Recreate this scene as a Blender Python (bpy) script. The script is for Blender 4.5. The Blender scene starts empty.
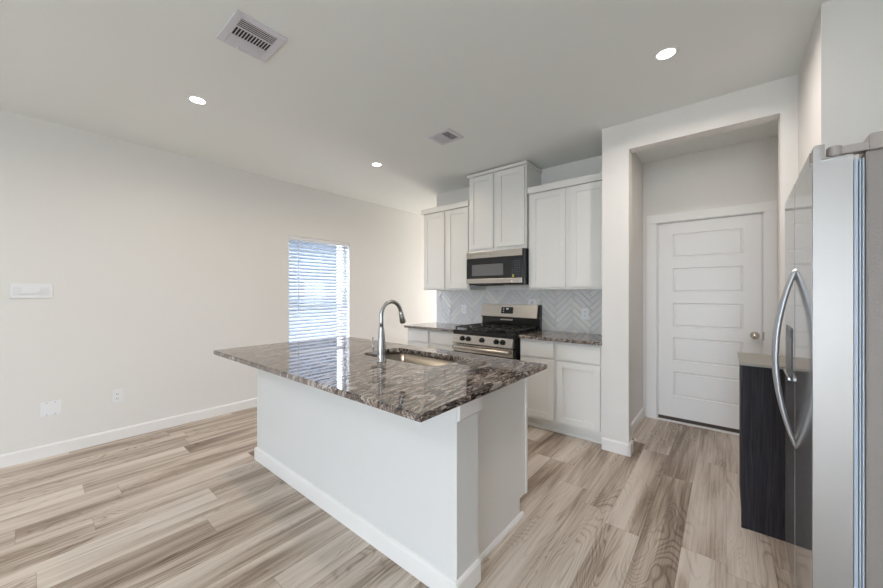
import bpy, bmesh, math, random
from mathutils import Vector, Matrix
random.seed(7)
S = bpy.context.scene
COL = S.collection
PI = math.pi
R = math.radians

# ------------------------------------------------------------------ camera
cam_d = bpy.data.cameras.new('camera'); cam = bpy.data.objects.new('camera', cam_d); COL.objects.link(cam)
cam_d.sensor_width = 36.0; cam_d.lens = 343.5 / 883 * 36; cam_d.shift_y = -1.6 / 883
cam_d.clip_start = 0.02; cam_d.clip_end = 200
cam.location = (0, 0, 1.341); cam.rotation_euler = (PI / 2, 0, R(39.65))
S.camera = cam

# ------------------------------------------------------------------ exposure, world, lights
S.view_settings.view_transform = 'Standard'; S.view_settings.look = 'None'
S.view_settings.gamma = 1.0; S.view_settings.use_curve_mapping = False
S.view_settings.exposure = -0.07
W = bpy.data.worlds.new('sky'); S.world = W; W.use_nodes = True
bg = W.node_tree.nodes['Background']
bg.inputs[0].default_value = (0.76, 0.84, 1.0, 1); bg.inputs[1].default_value = 12.5

def area(name, loc, rot, sx, sy, power, color, spread=180):
    l = bpy.data.lights.new(name, 'AREA'); l.shape = 'RECTANGLE'; l.size = sx; l.size_y = sy
    l.energy = power; l.color = color; l.spread = R(spread)
    o = bpy.data.objects.new(name, l); COL.objects.link(o); o.location = loc; o.rotation_euler = rot
    return o
# lamps added as daylight at an unseen rear patio door and far passage window
area('added_daylight_rear', (0.10, -3.80, 1.10), (R(103), 0, 0), 1.6, 2.0, 64, (0.86, 0.98, 1.0))
area('added_daylight_far', (-3.73, 6.90, 1.40), (R(-90), 0, 0), 0.8, 1.5, 44, (1.0, 0.92, 0.78))

# ------------------------------------------------------------------ materials
def mat(name, col, rough=0.5, metal=0.0, spec=0.5, coat=0.0, emis=None, estr=0):
    m = bpy.data.materials.new(name); m.use_nodes = True
    b = m.node_tree.nodes['Principled BSDF']
    b.inputs['Base Color'].default_value = (*col, 1); b.inputs['Roughness'].default_value = rough
    b.inputs['Metallic'].default_value = metal; b.inputs['Specular IOR Level'].default_value = spec
    b.inputs['Coat Weight'].default_value = coat
    if emis: b.inputs['Emission Color'].default_value = (*emis, 1); b.inputs['Emission Strength'].default_value = estr
    return m

class N:
    """tiny node builder"""
    def __init__(s, m):
        s.nt = m.node_tree; s.b = s.nt.nodes['Principled BSDF']
    def n(s, t, ins=None, **kw):
        x = s.nt.nodes.new(t)
        for k, v in kw.items(): setattr(x, k, v)
        for k, v in (ins or {}).items():
            if hasattr(v, 'is_output'): s.nt.links.new(v, x.inputs[k])
            else: x.inputs[k].default_value = v
        return x
    def m(s, op, a, b=0.0, c=0.0):
        return s.n('ShaderNodeMath', {0: a, 1: b, 2: c}, operation=op).outputs[0]
    def xyz(s, x, y, z=0.0): return s.n('ShaderNodeCombineXYZ', {0: x, 1: y, 2: z}).outputs[0]
    def noise(s, vec, scale=5, detail=3, rough=.5, dist=0, out=0):
        return s.n('ShaderNodeTexNoise', {'Vector': vec, 'Scale': scale, 'Detail': detail, 'Roughness': rough, 'Distortion': dist}).outputs[out]
    def ramp(s, fac, stops):
        r = s.n('ShaderNodeValToRGB', {0: fac}); e = r.color_ramp.elements
        while len(e) > 1: e.remove(e[-1])
        e[0].position = stops[0][0]; e[0].color = (*stops[0][1], 1)
        for p, c in stops[1:]:
            q = e.new(p); q.color = (*c, 1)
        return r.outputs[0]
    def mix(s, f, a, b, mode='MIX'):
        x = s.n('ShaderNodeMix', data_type='RGBA', blend_type=mode)
        for i, v in ((0, f), (6, a), (7, b)):
            if hasattr(v, 'is_output'): s.nt.links.new(v, x.inputs[i])
            else: x.inputs[i].default_value = v
        return x.outputs[2]
    def bump(s, h, strength=.2, dist=.01):
        x = s.n('ShaderNodeBump', {'Height': h, 'Strength': strength, 'Distance': dist}); s.nt.links.new(x.outputs[0], s.b.inputs['Normal'])
    def to(s, out, name): s.nt.links.new(out, s.b.inputs[name])
    def obj(s): return s.n('ShaderNodeNewGeometry').outputs['Position']

def painted(name, col, rough, bump=.08, scale=220):
    m = mat(name, col, rough, spec=.3); k = N(m)
    k.bump(k.noise(k.obj(), scale, 2), bump, .002)
    return m
M = {}
M['wall'] = painted('wall_paint', (0.80, 0.78, 0.75), .65)
M['ceil'] = painted('ceiling_paint', (0.83, 0.845, 0.82), .8, .15, 150)
M['trim'] = mat('white_trim_paint', (0.86, 0.845, 0.83), .35)
M['cab'] = mat('white_cabinet_paint', (0.80, 0.79, 0.76), .32)
M['island'] = painted('island_paint', (0.72, 0.72, 0.71), .5, .04)
M['door'] = mat('white_door_paint', (0.87, 0.86, 0.845), .35)
M['black'] = mat('black_enamel', (0.012, 0.012, 0.013), .18)
M['iron'] = mat('cast_iron', (0.02, 0.02, 0.021), .3)
M['blackglass'] = mat('black_glass', (0.010, 0.011, 0.014), .04)
M['mesh_glass'] = mat('microwave_window_glass', (0.15, 0.15, 0.155), .15)
M['chrome'] = mat('brushed_nickel', (0.50, 0.51, 0.53), .22, 1)
M['satin'] = mat('satin_fridge_handle', (0.50, 0.52, 0.56), .36, .9)
M['knob'] = mat('satin_nickel', (0.60, 0.55, 0.47), .2, 1)
M['plastic'] = mat('white_plastic', (0.85, 0.85, 0.86), .3)
M['slot'] = mat('dark_slot', (0.02, 0.02, 0.02), .6)
M['ventpaint'] = mat('white_vent_enamel', (0.66, 0.645, 0.69), .35)
M['gasket'] = mat('grey_blue_gasket', (0.45, 0.52, 0.62), .35)
M['rubber'] = mat('dark_rubber', (0.05, 0.04, 0.035), .6)
M['hinge'] = mat('taupe_hinge_plastic', (0.40, 0.355, 0.33), .45)
M['yellow'] = mat('yellow_sticker', (0.80, 0.70, 0.04), .5)
M['display'] = mat('lit_display_digits', (0.1, 0.15, 0.2), .4, emis=(0.75, 0.9, 1.0), estr=.7)
M['key'] = mat('grey_key_print', (0.10, 0.115, 0.14), .4)
M['dispgrey'] = mat('dark_grey_plastic', (0.07, 0.075, 0.085), .3)
M['greyplastic'] = mat('light_grey_plastic', (0.80, 0.80, 0.82), .4)
M['screw'] = mat('grey_screw_head', (0.35, 0.34, 0.35), .4)
M['led'] = mat('led_lens', (1, 1, 1), .5, emis=(1.0, 0.95, 0.87), estr=9)
M['stone'] = mat('beige_stone_top', (0.30, 0.285, 0.25), .5)
M['cord'] = mat('white_cord', (0.80, 0.82, 0.86), .6)
M['ground'] = mat('gravel_ground', (0.25, 0.25, 0.24), .9)
M['wandmat'] = mat('grey_plastic_wand', (0.36, 0.40, 0.46), .3)
M['brownseal'] = mat('brown_weather_seal', (0.06, 0.045, 0.035), .6)
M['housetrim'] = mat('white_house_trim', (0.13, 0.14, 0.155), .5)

# stainless: brushed along z
def steel(name, col, rough, axis=2, var=.05):
    m = mat(name, col, rough, 1); k = N(m)
    p = k.n('ShaderNodeSeparateXYZ', {0: k.obj()})
    sc = [400, 400, 400]; sc[axis] = 4
    v = k.xyz(k.m('MULTIPLY', p.outputs[0], sc[0]), k.m('MULTIPLY', p.outputs[1], sc[1]), k.m('MULTIPLY', p.outputs[2], sc[2]))
    n = k.noise(v, 1, 2)
    k.to(k.m('ADD', k.m('MULTIPLY', n, var * 2), rough - var), 'Roughness')
    k.bump(n, .03, .001)
    return m
M['steel'] = steel('brushed_stainless', (0.53, 0.50, 0.465), .26, 0)
M['fridge'] = steel('fridge_stainless', (0.50, 0.51, 0.52), .09, 1, .01)
M['fridge'].node_tree.nodes['Principled BSDF'].inputs['Metallic'].default_value = .6
M['fridge_edge'] = steel('fridge_door_edge_stainless', (0.35, 0.33, 0.315), .45, 1, .04)
M['sink'] = steel('sink_stainless', (0.34, 0.31, 0.27), .24, 2)
m = mat('textured_fridge_side', (0.27, 0.24, 0.225), .5, .2); k = N(m); k.bump(k.noise(k.obj(), 260, 3), .35, .003); M['fridge_side'] = m

# siding of the neighbouring house
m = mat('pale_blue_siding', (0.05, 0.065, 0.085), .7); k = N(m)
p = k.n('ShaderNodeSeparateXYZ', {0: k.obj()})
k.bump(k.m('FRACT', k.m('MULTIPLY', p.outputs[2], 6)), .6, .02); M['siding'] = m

# window glass
m = bpy.data.materials.new('window_glass'); m.use_nodes = True
nt = m.node_tree; nt.nodes.clear()
o = nt.nodes.new('ShaderNodeOutputMaterial'); t = nt.nodes.new('ShaderNodeBsdfTransparent'); g = nt.nodes.new('ShaderNodeBsdfGlossy')
g.inputs['Roughness'].default_value = .02; x = nt.nodes.new('ShaderNodeMixShader'); x.inputs[0].default_value = .06
t.inputs[0].default_value = (.96, .98, 1, 1)
nt.links.new(t.outputs[0], x.inputs[1]); nt.links.new(g.outputs[0], x.inputs[2]); nt.links.new(x.outputs[0], o.inputs[0]); M['glass'] = m

# blind slats, slightly translucent
m = mat('white_blind_slat', (0.78, 0.80, 0.82), .45); k = N(m)
out = k.nt.nodes['Material Output']; tr = k.n('ShaderNodeBsdfTranslucent'); tr.inputs[0].default_value = (.92, .96, 1, 1)
x = k.n('ShaderNodeMixShader', {0: .35, 1: k.b.outputs[0], 2: tr.outputs[0]}); k.nt.links.new(x.outputs[0], out.inputs[0]); M['slat'] = m

# plank floor, boards running along Y
m = mat('vinyl_plank_floor', (0.5, 0.45, 0.4), .42, spec=.4); k = N(m)
p = k.n('ShaderNodeSeparateXYZ', {0: k.obj()}); X, Y = p.outputs[0], p.outputs[1]
PW, PL = 0.182, 1.22
row = k.m('FLOOR', k.m('DIVIDE', X, PW)); wn = k.n('ShaderNodeTexWhiteNoise', {1: row}, noise_dimensions='1D').outputs[0]
yy = k.m('ADD', k.m('DIVIDE', Y, PL), k.m('MULTIPLY', wn, 7.3)); colm = k.m('FLOOR', yy)
idn = k.n('ShaderNodeTexWhiteNoise', {0: k.xyz(row, colm, 0)}, noise_dimensions='3D')
rid = idn.outputs[0]
off = k.m('MULTIPLY', rid, 37.0)
broad = k.noise(k.xyz(k.m('MULTIPLY', X, 6.5), k.m('MULTIPLY', Y, .55), off), 1.0, 3, .55, .5)
fine = k.noise(k.xyz(k.m('MULTIPLY', X, 110), k.m('MULTIPLY', Y, 2.2), off), 1.0, 4, .6, .6)
# cathedral / knot contour rings
fld = k.noise(k.xyz(k.m('MULTIPLY', X, 5.0), k.m('MULTIPLY', Y, .9), off), 1.0, 2, .45, .5)
mask = k.n('ShaderNodeMapRange', {0: k.noise(k.xyz(k.m('MULTIPLY', X, 3), k.m('MULTIPLY', Y, 1.1), k.m('ADD', off, 9.0)), 1.0, 1), 1: .45, 2: .62, 3: .15, 4: 1.0}).outputs[0]
ring = k.m('SINE', k.m('MULTIPLY', fld, 185.0))
ring = k.m('POWER', k.m('ADD', k.m('MULTIPLY', ring, .5), .5), 4.0)
val = k.m('ADD', k.m('ADD', k.m('MULTIPLY', broad, 1.15), k.m('MULTIPLY', fine, .55)), k.m('MULTIPLY', k.m('SUBTRACT', rid, .5), .13))
val = k.m('SUBTRACT', val, k.m('MULTIPLY', k.m('MULTIPLY', ring, mask), .15))
c = k.ramp(k.m('SUBTRACT', val, .30), [(.20, (.146, .104, .076)), (.35, (.275, .209, .159)), (.47, (.430, .347, .276)), (.58, (.570, .484, .405)), (.76, (.70, .622, .545))])
fx = k.m('FRACT', k.m('DIVIDE', X, PW)); fy = k.m('FRACT', yy)
ex = k.m('MINIMUM', fx, k.m('SUBTRACT', 1.0, fx)); ey = k.m('MINIMUM', fy, k.m('SUBTRACT', 1.0, fy))
seam = k.m('MAXIMUM', k.m('LESS_THAN', ex, .006), k.m('LESS_THAN', ey, .0012))
c = k.mix(k.m('MULTIPLY', seam, .45), c, (.16, .13, .10, 1)); k.to(c, 'Base Color')
k.bump(k.m('SUBTRACT', k.m('MULTIPLY', fine, .4), seam), .12, .002)
k.to(k.m('ADD', .36, k.m('MULTIPLY', fine, .15)), 'Roughness')
M['floor'] = m

# granite
def granite(name, gloss=.02):
    m = mat(name, (.3, .25, .22), gloss, spec=.85); k = N(m)
    mp = k.n('ShaderNodeMapping', {'Vector': k.obj(), 'Rotation': (0, 0, R(40)), 'Scale': (1, .24, .6)}).outputs[0]
    w = k.noise(mp, 4.0, 3, .6, 0, 1)
    wv = k.n('ShaderNodeVectorMath', {0: w, 1: (.5, .5, .5)}, operation='SUBTRACT').outputs[0]
    wv = k.n('ShaderNodeVectorMath', {0: wv, 3: .20}, operation='SCALE').outputs[0]
    vv = k.n('ShaderNodeVectorMath', {0: mp, 1: wv}, operation='ADD').outputs[0]
    lo = k.noise(mp, 3.5, 2, .5, .3)
    a = k.m('ADD', k.noise(vv, 62, 5, .7, .3), k.m('MULTIPLY', k.m('SUBTRACT', lo, .5), .34))
    c1 = k.ramp(a, [(.36, (.010, .009, .012)), (.43, (.050, .036, .036)), (.485, (.145, .100, .085)), (.53, (.27, .19, .145)), (.575, (.44, .345, .28)), (.66, (.60, .55, .51))])
    b = k.noise(vv, 210, 4, .65, .3)
    c2 = k.ramp(b, [(.38, (.008, .008, .010)), (.46, (.085, .065, .06)), (.53, (.27, .215, .18)), (.62, (.68, .64, .60))])
    c = k.mix(.45, c1, c2)
    vn = k.n('ShaderNodeTexVoronoi', {'Vector': k.n('ShaderNodeMapping', {'Vector': vv, 'Scale': (1, 1.6, 1)}).outputs[0], 'Scale': 70.0})
    sp = k.n('ShaderNodeSeparateColor', {0: vn.outputs['Color']}).outputs[0]
    c = k.mix(k.m('MULTIPLY', k.m('LESS_THAN', sp, .20), .75), c, (.014, .012, .016, 1))
    c = k.mix(k.m('MULTIPLY', k.m('GREATER_THAN', sp, .90), .6), c, (.60, .56, .53, 1))
    k.to(c, 'Base Color')
    return m
M['granite'] = granite('polished_brown_granite')

# glossy hand-made tile, each tile its own tone
m = mat('glossy_white_tile', (.7, .7, .7), .07, spec=.6); k = N(m)
ri = k.n('ShaderNodeNewGeometry').outputs['Random Per Island']
c = k.ramp(ri, [(0, (.68, .675, .67)), (.5, (.76, .75, .73)), (1, (.83, .80, .75))]); k.to(c, 'Base Color')
k.bump(k.noise(k.obj(), 30, 2), .55, .006); M['tile'] = m
M['grout'] = mat('light_grout', (.60, .60, .59), .85)

# dark woodgrain laminate
m = mat('charcoal_woodgrain', (.02, .018, .02), .6, spec=.2); k = N(m)
p = k.n('ShaderNodeSeparateXYZ', {0: k.obj()})
g_ = k.noise(k.xyz(k.m('MULTIPLY', p.outputs[0], 130), k.m('MULTIPLY', p.outputs[1], 130), k.m('MULTIPLY', p.outputs[2], 3.5)), 1, 4, .65, .8)
k.to(k.ramp(g_, [(.3, (.012, .011, .014)), (.7, (.044, .040, .048))]), 'Base Color'); k.bump(g_, .25, .002); M['darkwood'] = m

# ------------------------------------------------------------------ mesh helpers
class MB:
    def __init__(s): s.bm = bmesh.new()
    def box(s, x0, x1, y0, y1, z0, z1, bev=0, seg=2):
        b = bmesh.new(); bmesh.ops.create_cube(b, size=1)
        for v in b.verts:
            v.co = Vector(((x0 + x1) / 2 + v.co.x * (x1 - x0), (y0 + y1) / 2 + v.co.y * (y1 - y0), (z0 + z1) / 2 + v.co.z * (z1 - z0)))
        if bev: bmesh.ops.bevel(b, geom=b.edges[:], offset=bev, segments=seg, profile=.5, affect='EDGES')
        s.join(b); return s
    def join(s, b, mtx=None):
        me = bpy.data.meshes.new('t'); b.to_mesh(me); b.free()
        if mtx: me.transform(mtx)
        s.bm.from_mesh(me); bpy.data.meshes.remove(me)
    def cyl(s, p, q, r, r2=None, seg=24, bev=0):
        p, q = Vector(p), Vector(q); b = bmesh.new()
        bmesh.ops.create_cone(b, cap_ends=True, segments=seg, radius1=r, radius2=r if r2 is None else r2, depth=(q - p).length)
        if bev:
            es = [e for e in b.edges if abs(abs(e.verts[0].co.z) - (q - p).length / 2) < 1e-6 and abs(e.verts[0].co.z - e.verts[1].co.z) < 1e-6]
            bmesh.ops.bevel(b, geom=es, offset=bev, segments=2, affect='EDGES')
        s.join(b, Matrix.Translation((p + q) / 2) @ (q - p).to_track_quat('Z', 'Y').to_matrix().to_4x4()); return s
    def lathe(s, prof, c, axis=(0, 0, 1), seg=32):
        b = bmesh.new(); rings = []
        for r, z in prof:
            rings.append([b.verts.new((r * math.cos(2 * PI * i / seg), r * math.sin(2 * PI * i / seg), z)) for i in range(seg)] if r > 1e-6 else [b.verts.new((0, 0, z))])
        for a, d in zip(rings, rings[1:]):
            for i in range(seg):
                j = (i + 1) % seg
                if len(a) == 1 and len(d) > 1: b.faces.new((a[0], d[i], d[j]))
                elif len(d) == 1 and len(a) > 1: b.faces.new((a[i], a[j], d[0]))
                elif len(a) > 1: b.faces.new((a[i], a[j], d[j], d[i]))
        for f in b.faces: f.smooth = True
        bmesh.ops.recalc_face_normals(b, faces=b.faces[:])
        s.join(b, Matrix.Translation(Vector(c)) @ Vector(axis).to_track_quat('Z', 'Y').to_matrix().to_4x4()); return s
    def tube(s, pts, rad, seg=14, flat=1.0, up=None):
        """swept tube; rad number or list"""
        pts = [Vector(p) for p in pts]; b = bmesh.new(); rings = []
        n = len(pts); rad = rad if isinstance(rad, (list, tuple)) else [rad] * n
        ref = Vector(up) if up else Vector((0.13, 0.3, 0.94))
        for i, p in enumerate(pts):
            t = (pts[min(i + 1, n - 1)] - pts[max(i - 1, 0)]).normalized()
            u = (ref - t * ref.dot(t)).normalized(); w = t.cross(u)
            rings.append([b.verts.new(p + (u * math.cos(2 * PI * j / seg) + w * math.sin(2 * PI * j / seg) * flat) * rad[i]) for j in range(seg)])
        for a, d in zip(rings, rings[1:]):
            for i in range(seg): b.faces.new((a[i], a[(i + 1) % seg], d[(i + 1) % seg], d[i]))
        b.faces.new(rings[0][::-1]); b.faces.new(rings[-1])
        for f in b.faces: f.smooth = len(f.verts) == 4
        bmesh.ops.recalc_face_normals(b, faces=b.faces[:])
        s.join(b); return s
    def prism(s, poly, axis, a0, a1, bev=0):
        """poly: 2D outline; axis 'x' -> poly is (y,z); 'y' -> (x,z); 'z' -> (x,y)"""
        b = bmesh.new()
        def P(u, v, a): return {'x': (a, u, v), 'y': (u, a, v), 'z': (u, v, a)}[axis]
        lo = [b.verts.new(P(u, v, a0)) for u, v in poly]; hi = [b.verts.new(P(u, v, a1)) for u, v in poly]
        b.faces.new(lo); b.faces.new(hi[::-1]); n = len(poly)
        for i in range(n): b.faces.new((lo[i], hi[i], hi[(i + 1) % n], lo[(i + 1) % n]))
        bmesh.ops.recalc_face_normals(b, faces=b.faces[:])
        if bev: bmesh.ops.bevel(b, geom=b.edges[:], offset=bev, segments=2, affect='EDGES')
        s.join(b); return s
    def build(s, name, m, parent=None, off=None):
        me = bpy.data.meshes.new(name); s.bm.to_mesh(me); s.bm.free()
        if off: me.transform(Matrix.Translation(-Vector(off)))
        me.materials.append(m); o = bpy.data.objects.new(name, me); COL.objects.link(o)
        if parent: o.parent = parent
        return o

def tag(o, label=None, cat=None, group=None, kind=None):
    if label: o['label'] = label
    if cat: o['category'] = cat
    if group: o['group'] = group
    if kind: o['kind'] = kind
    return o
def thing(name, label, cat, loc=(0, 0, 0), group=None, rz=0):
    o = bpy.data.objects.new(name, None); COL.objects.link(o); o.location = loc; o.rotation_euler = (0, 0, rz)
    o.empty_display_size = .1
    return tag(o, label, cat, group)
def part(mb, name, m, par):
    """world-coordinate mesh parented to a thing (or a part) with translation only"""
    t = Vector((0, 0, 0)); q = par
    while q: t += q.location; q = q.parent
    o = mb.build(name, m, par, t); return o
def copy_tree(o, parent=None):
    c = o.copy(); COL.objects.link(c); c.parent = parent
    for ch in o.children: copy_tree(ch, c)
    return c
def struct(mb, name, m, parent=None):
    o = mb.build(name, m, parent)
    return tag(o, kind='structure') if not parent else o

# ------------------------------------------------------------------ room shell
XL, XR, YB, YF, H = -4.27, 1.12, -3.9, 7.0, 2.74
XP = -3.19         # passage edge of the kitchen wall
XS = -0.821        # side wall beside the opening
YO = 3.15          # plane of the opening wall
YK = 3.74          # kitchen back wall
YD = 4.27          # wall with the door
XC = 0.355         # right wall strip
struct(MB().box(XL - .2, XR + .2, YB - .2, YF + .2, -.12, 0), 'floor', M['floor'])
struct(MB().box(XL - .2, XR + .2, YB - .2, YF + .2, H, H + .12), 'ceiling', M['ceil'])
WY0, WY1, WZ0, WZ1 = 2.121, 3.03, .56, 2.065
w = MB().box(XL - .16, XL, YB, WY0, 0, H).box(XL - .16, XL, WY1, YF, 0, H).box(XL - .16, XL, WY0, WY1, 0, WZ0).box(XL - .16, XL, WY0, WY1, WZ1, H)
struct(w, 'wall_left', M['wall'])
struct(MB().box(XP, XS, YK, YK + .12, 0, H), 'wall_kitchen', M['wall'])
struct(MB().box(XP, XP + .12, YK + .12, YF, 0, H), 'wall_passage', M['wall'])
# the opening wall with its side return and header
OX0, OX1, OZ = -.616, .273, 2.517
w = MB().box(XS, OX0, YO, YO + .107, 0, H).box(OX0, OX1, YO, YO + .107, OZ, H).box(OX1, XC + .1, YO, YO + .107, 0, H)
w.box(XS, -.696, YO + .107, YD, 0, H)
struct(w, 'wall_opening', M['wall'])
DX0, DX1, DZ = -.575, .268, 2.075
struct(MB().box(-.82, DX0, YD, YD + .12, 0, H).box(DX1, .60, YD, YD + .12, 0, H).box(DX0, DX1, YD, YD + .12, DZ, H), 'wall_back', M['wall'])
struct(MB().box(.46, .58, YO + .107, YD, 0, H), 'wall_entry', M['wall'])
# right wall: the strip beside the opening, the fridge alcove return and the long wall
struct(MB().box(XC, XC + .1, 2.46, YO, 0, H).box(XC + .1, XR, 2.46, 2.56, 0, H).box(XR, XR + .12, YB, 2.56, 0, H), 'wall_right', M['wall'])
# rear wall with an added, unseen patio door opening that lets daylight in
w = MB().box(XL, -.72, YB - .12, YB, 0, H).box(.92, XR, YB - .12, YB, 0, H)
w.box(-.72, .92, YB - .12, YB, 2.22, H)
struct(w, 'wall_rear', M['wall'])
struct(MB().box(XL, XP + .12, YF, YF + .12, 0, .6).box(XL, XP + .12, YF, YF + .12, 2.2, H).box(XL, XL + .12, YF, YF + .12, .6, 2.2).box(XP, XP + .12, YF, YF + .12, .6, 2.2), 'wall_far', M['wall'])

def bb_profile(t=.015, h=.10): return [(0, 0), (t, 0), (t, h - .012), (t * .55, h - .003), (0, h)]
def bb_y(mb, x, y0, y1, s=1):          # runs along Y on a wall at x, face towards s
    poly = [(x + s * u, v) for u, v in bb_profile()]
    mb.prism(poly, 'y', y0, y1); return mb
def bb_x(mb, y, x0, x1, s=-1):
    mb.prism([(y + s * u, v) for u, v in bb_profile()], 'x', x0, x1); return mb
struct(bb_y(MB(), XL, YB, YF), 'baseboard_left', M['trim'])
mb = MB(); bb_x(mb, YO, XS - .0, OX0 + .003); bb_y(mb, OX0, YO - .015, YO + .107); bb_x(mb, YO, OX1 - .015, XC)
struct(mb, 'baseboard_opening', M['trim'])
struct(bb_y(MB(), -.696, YO + .107, YD), 'baseboard_entry', M['trim'])
struct(bb_y(bb_y(MB(), XC, 3.04, YO, -1), XR, YB, 1.4, -1), 'baseboard_right', M['trim'])
struct(bb_x(bb_x(MB(), YB, XL, -.8, 1), YB, .98, XR, 1), 'baseboard_rear', M['trim'])
struct(bb_y(MB(), XP, YK, YF, -1), 'baseboard_passage', M['trim'])

# ---- window with drywall return
fr = MB()
for a in ((WY0, WY0 + .035, WZ0, WZ1), (WY1 - .035, WY1, WZ0, WZ1), (WY0, WY1, WZ0, WZ0 + .035), (WY0, WY1, WZ1 - .035, WZ1), (WY0, WY1, 1.29, 1.33)):
    fr.box(XL - .15, XL - .10, a[0], a[1], a[2], a[3], .004)
win = struct(fr, 'window_1', M['trim'])
MB().box(XL - .128, XL - .124, WY0 + .03, WY1 - .03, WZ0 + .03, WZ1 - .03).build('pane', M['glass'], win)
MB().box(XL - .10, XL + .018, WY0 - .0, WY1 + .0, WZ0 - .0, WZ0 + .018, .003).build('sill', M['trim'], win)

# ---- frames of the added patio door and far passage window, both out of view
fr = MB()
for a in ((-.72, -.66, 0, 2.22), (.86, .92, 0, 2.22), (.06, .14, 0, 2.22), (-.72, .92, 2.16, 2.22), (-.72, .92, 0, .06)):
    fr.box(a[0], a[1], YB - .09, YB - .03, a[2], a[3], .004)
w3 = struct(fr, 'added_door_2', M['trim'])
MB().box(-.68, .88, YB - .062, YB - .058, .04, 2.2).build('pane', M['glass'], w3)
fr = MB()
for a in ((XL + .12, XL + .17, .6, 2.2), (XP - .05, XP, .6, 2.2), (XL + .12, XP, .6, .65), (XL + .12, XP, 2.15, 2.2)):
    fr.box(a[0], a[1], YF + .03, YF + .09, a[2], a[3], .004)
w4 = struct(fr, 'added_window_2', M['trim'])
MB().box(XL + .15, XP - .03, YF + .058, YF + .062, .63, 2.17).build('pane', M['glass'], w4)

# ---- outside
struct(MB().box(-40, 30, -40, 40, -.5, -.35), 'ground', M['ground'])
hs = thing('house', 'pale blue sided house wall seen between the window blind slats', 'house', (-7.6, 4.2, -.35))
part(MB().box(-8.0, -7.6, 1.0, 5.02, -.35, 3.6), 'siding_wall', M['siding'], hs)
hw = part(MB().box(-7.61, -7.57, 4.12, 4.66, 1.0, 1.58, .005), 'window_frame', M['housetrim'], hs)
part(MB().box(-7.568, -7.564, 4.17, 4.37, 1.05, 1.53).box(-7.568, -7.564, 4.41, 4.61, 1.05, 1.53), 'pane', M['glass'], hw)
part(MB().box(-8.1, -7.35, 1.0, 5.06, 3.6, 3.72), 'eave', M['housetrim'], hs)

# ---- blind
bl = thing('window_blind', 'white two inch slat blind, slats half open, in the left wall window', 'blind', (XL - .05, (WY0 + WY1) / 2, WZ0))
bx = XL - .034
part(MB().box(bx - .03, bx + .03, WY0 + .006, WY1 - .006, WZ1 - .05, WZ1 - .003, .003), 'headrail', M['plastic'], bl)
sl = MB(); z = WZ0 + .065; ns = 0; a = R(33)
while z < WZ1 - .07:
    b = bmesh.new(); cs = []
    for i in range(5):
        u = (i / 4 - .5) * .05; crown = .0025 * (1 - (2 * i / 4 - 1) ** 2)
        dx = u * math.cos(a) + crown * math.sin(a); dz = -u * math.sin(a) * -1 * -1 + crown * math.cos(a)
        cs.append([(bx + dx, yy_, z + dz + e) for yy_ in (WY0 + .012, WY1 - .012) for e in (0, .0022)])
    vs = [[b.verts.new(c) for c in q] for q in cs]
    for p_, q_ in zip(vs, vs[1:]):
        b.faces.new((p_[0], p_[2], q_[2], q_[0])); b.faces.new((p_[1], q_[1], q_[3], p_[3]))
        b.faces.new((p_[0], q_[0], q_[1], p_[1])); b.faces.new((p_[2], p_[3], q_[3], q_[2]))
    for q in (vs[0], vs[-1]): b.faces.new((q[0], q[1], q[3], q[2]))
    bmesh.ops.recalc_face_normals(b, faces=b.faces[:]); sl.join(b); z += .0455
part(sl, 'slats', M['slat'], bl)
part(MB().box(bx - .026, bx + .026, WY0 + .012, WY1 - .012, WZ0 + .022, WZ0 + .042, .004), 'bottom_rail', M['plastic'], bl)
for y in (WY0 + .14, (WY0 + WY1) / 2, WY1 - .14):
    part(MB().cyl((bx + .027, y, WZ0 + .04), (bx + .027, y, WZ1 - .05), .0012, seg=6).cyl((bx - .027, y, WZ0 + .04), (bx - .027, y, WZ1 - .05), .0012, seg=6), 'ladder_cord', M['cord'], bl)
part(MB().cyl((bx + .040, WY0 + .125, 1.08), (bx + .036, WY0 + .125, WZ1 - .04), .0045, seg=8), 'tilt_wand', M['wandmat'], bl)

# ---- entry door
DL, DR_, DB, DT = -.556, .250, .048, 2.062
yf = YD + .010     # door face
d = MB()
rails = []
pz = [(1.700, 1.947), (1.345, 1.592), (.987, 1.232), (.630, .875), (.268, .522)]   # five panels
px0, px1 = -.425, .124
d.box(DL, px0, yf, yf + .035, DB, DT).box(px1, DR_, yf, yf + .035, DB, DT)
zs = [DB] + [v for p_ in reversed(pz) for v in p_] + [DT]
for i in range(0, len(zs), 2): d.box(px0, px1, yf, yf + .035, zs[i], zs[i + 1])
for z0, z1 in pz:
    # recessed sticking with raised flat field
    b = bmesh.new()
    def rect(i, y): return [b.verts.new(c) for c in ((px0 + i, y, z0 + i), (px1 - i, y, z0 + i), (px1 - i, y, z1 - i), (px0 + i, y, z1 - i))]
    rs = [rect(0, yf), rect(.006, yf + .009), rect(.014, yf + .009), rect(.022, yf + .003)]
    for p_, q_ in zip(rs, rs[1:]):
        for i in range(4): b.faces.new((p_[i], p_[(i + 1) % 4], q_[(i + 1) % 4], q_[i]))
    b.faces.new(rs[-1]); bmesh.ops.recalc_face_normals(b, faces=b.faces[:])
    d.join(b)
door = struct(d, 'door_1', M['door'])
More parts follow.
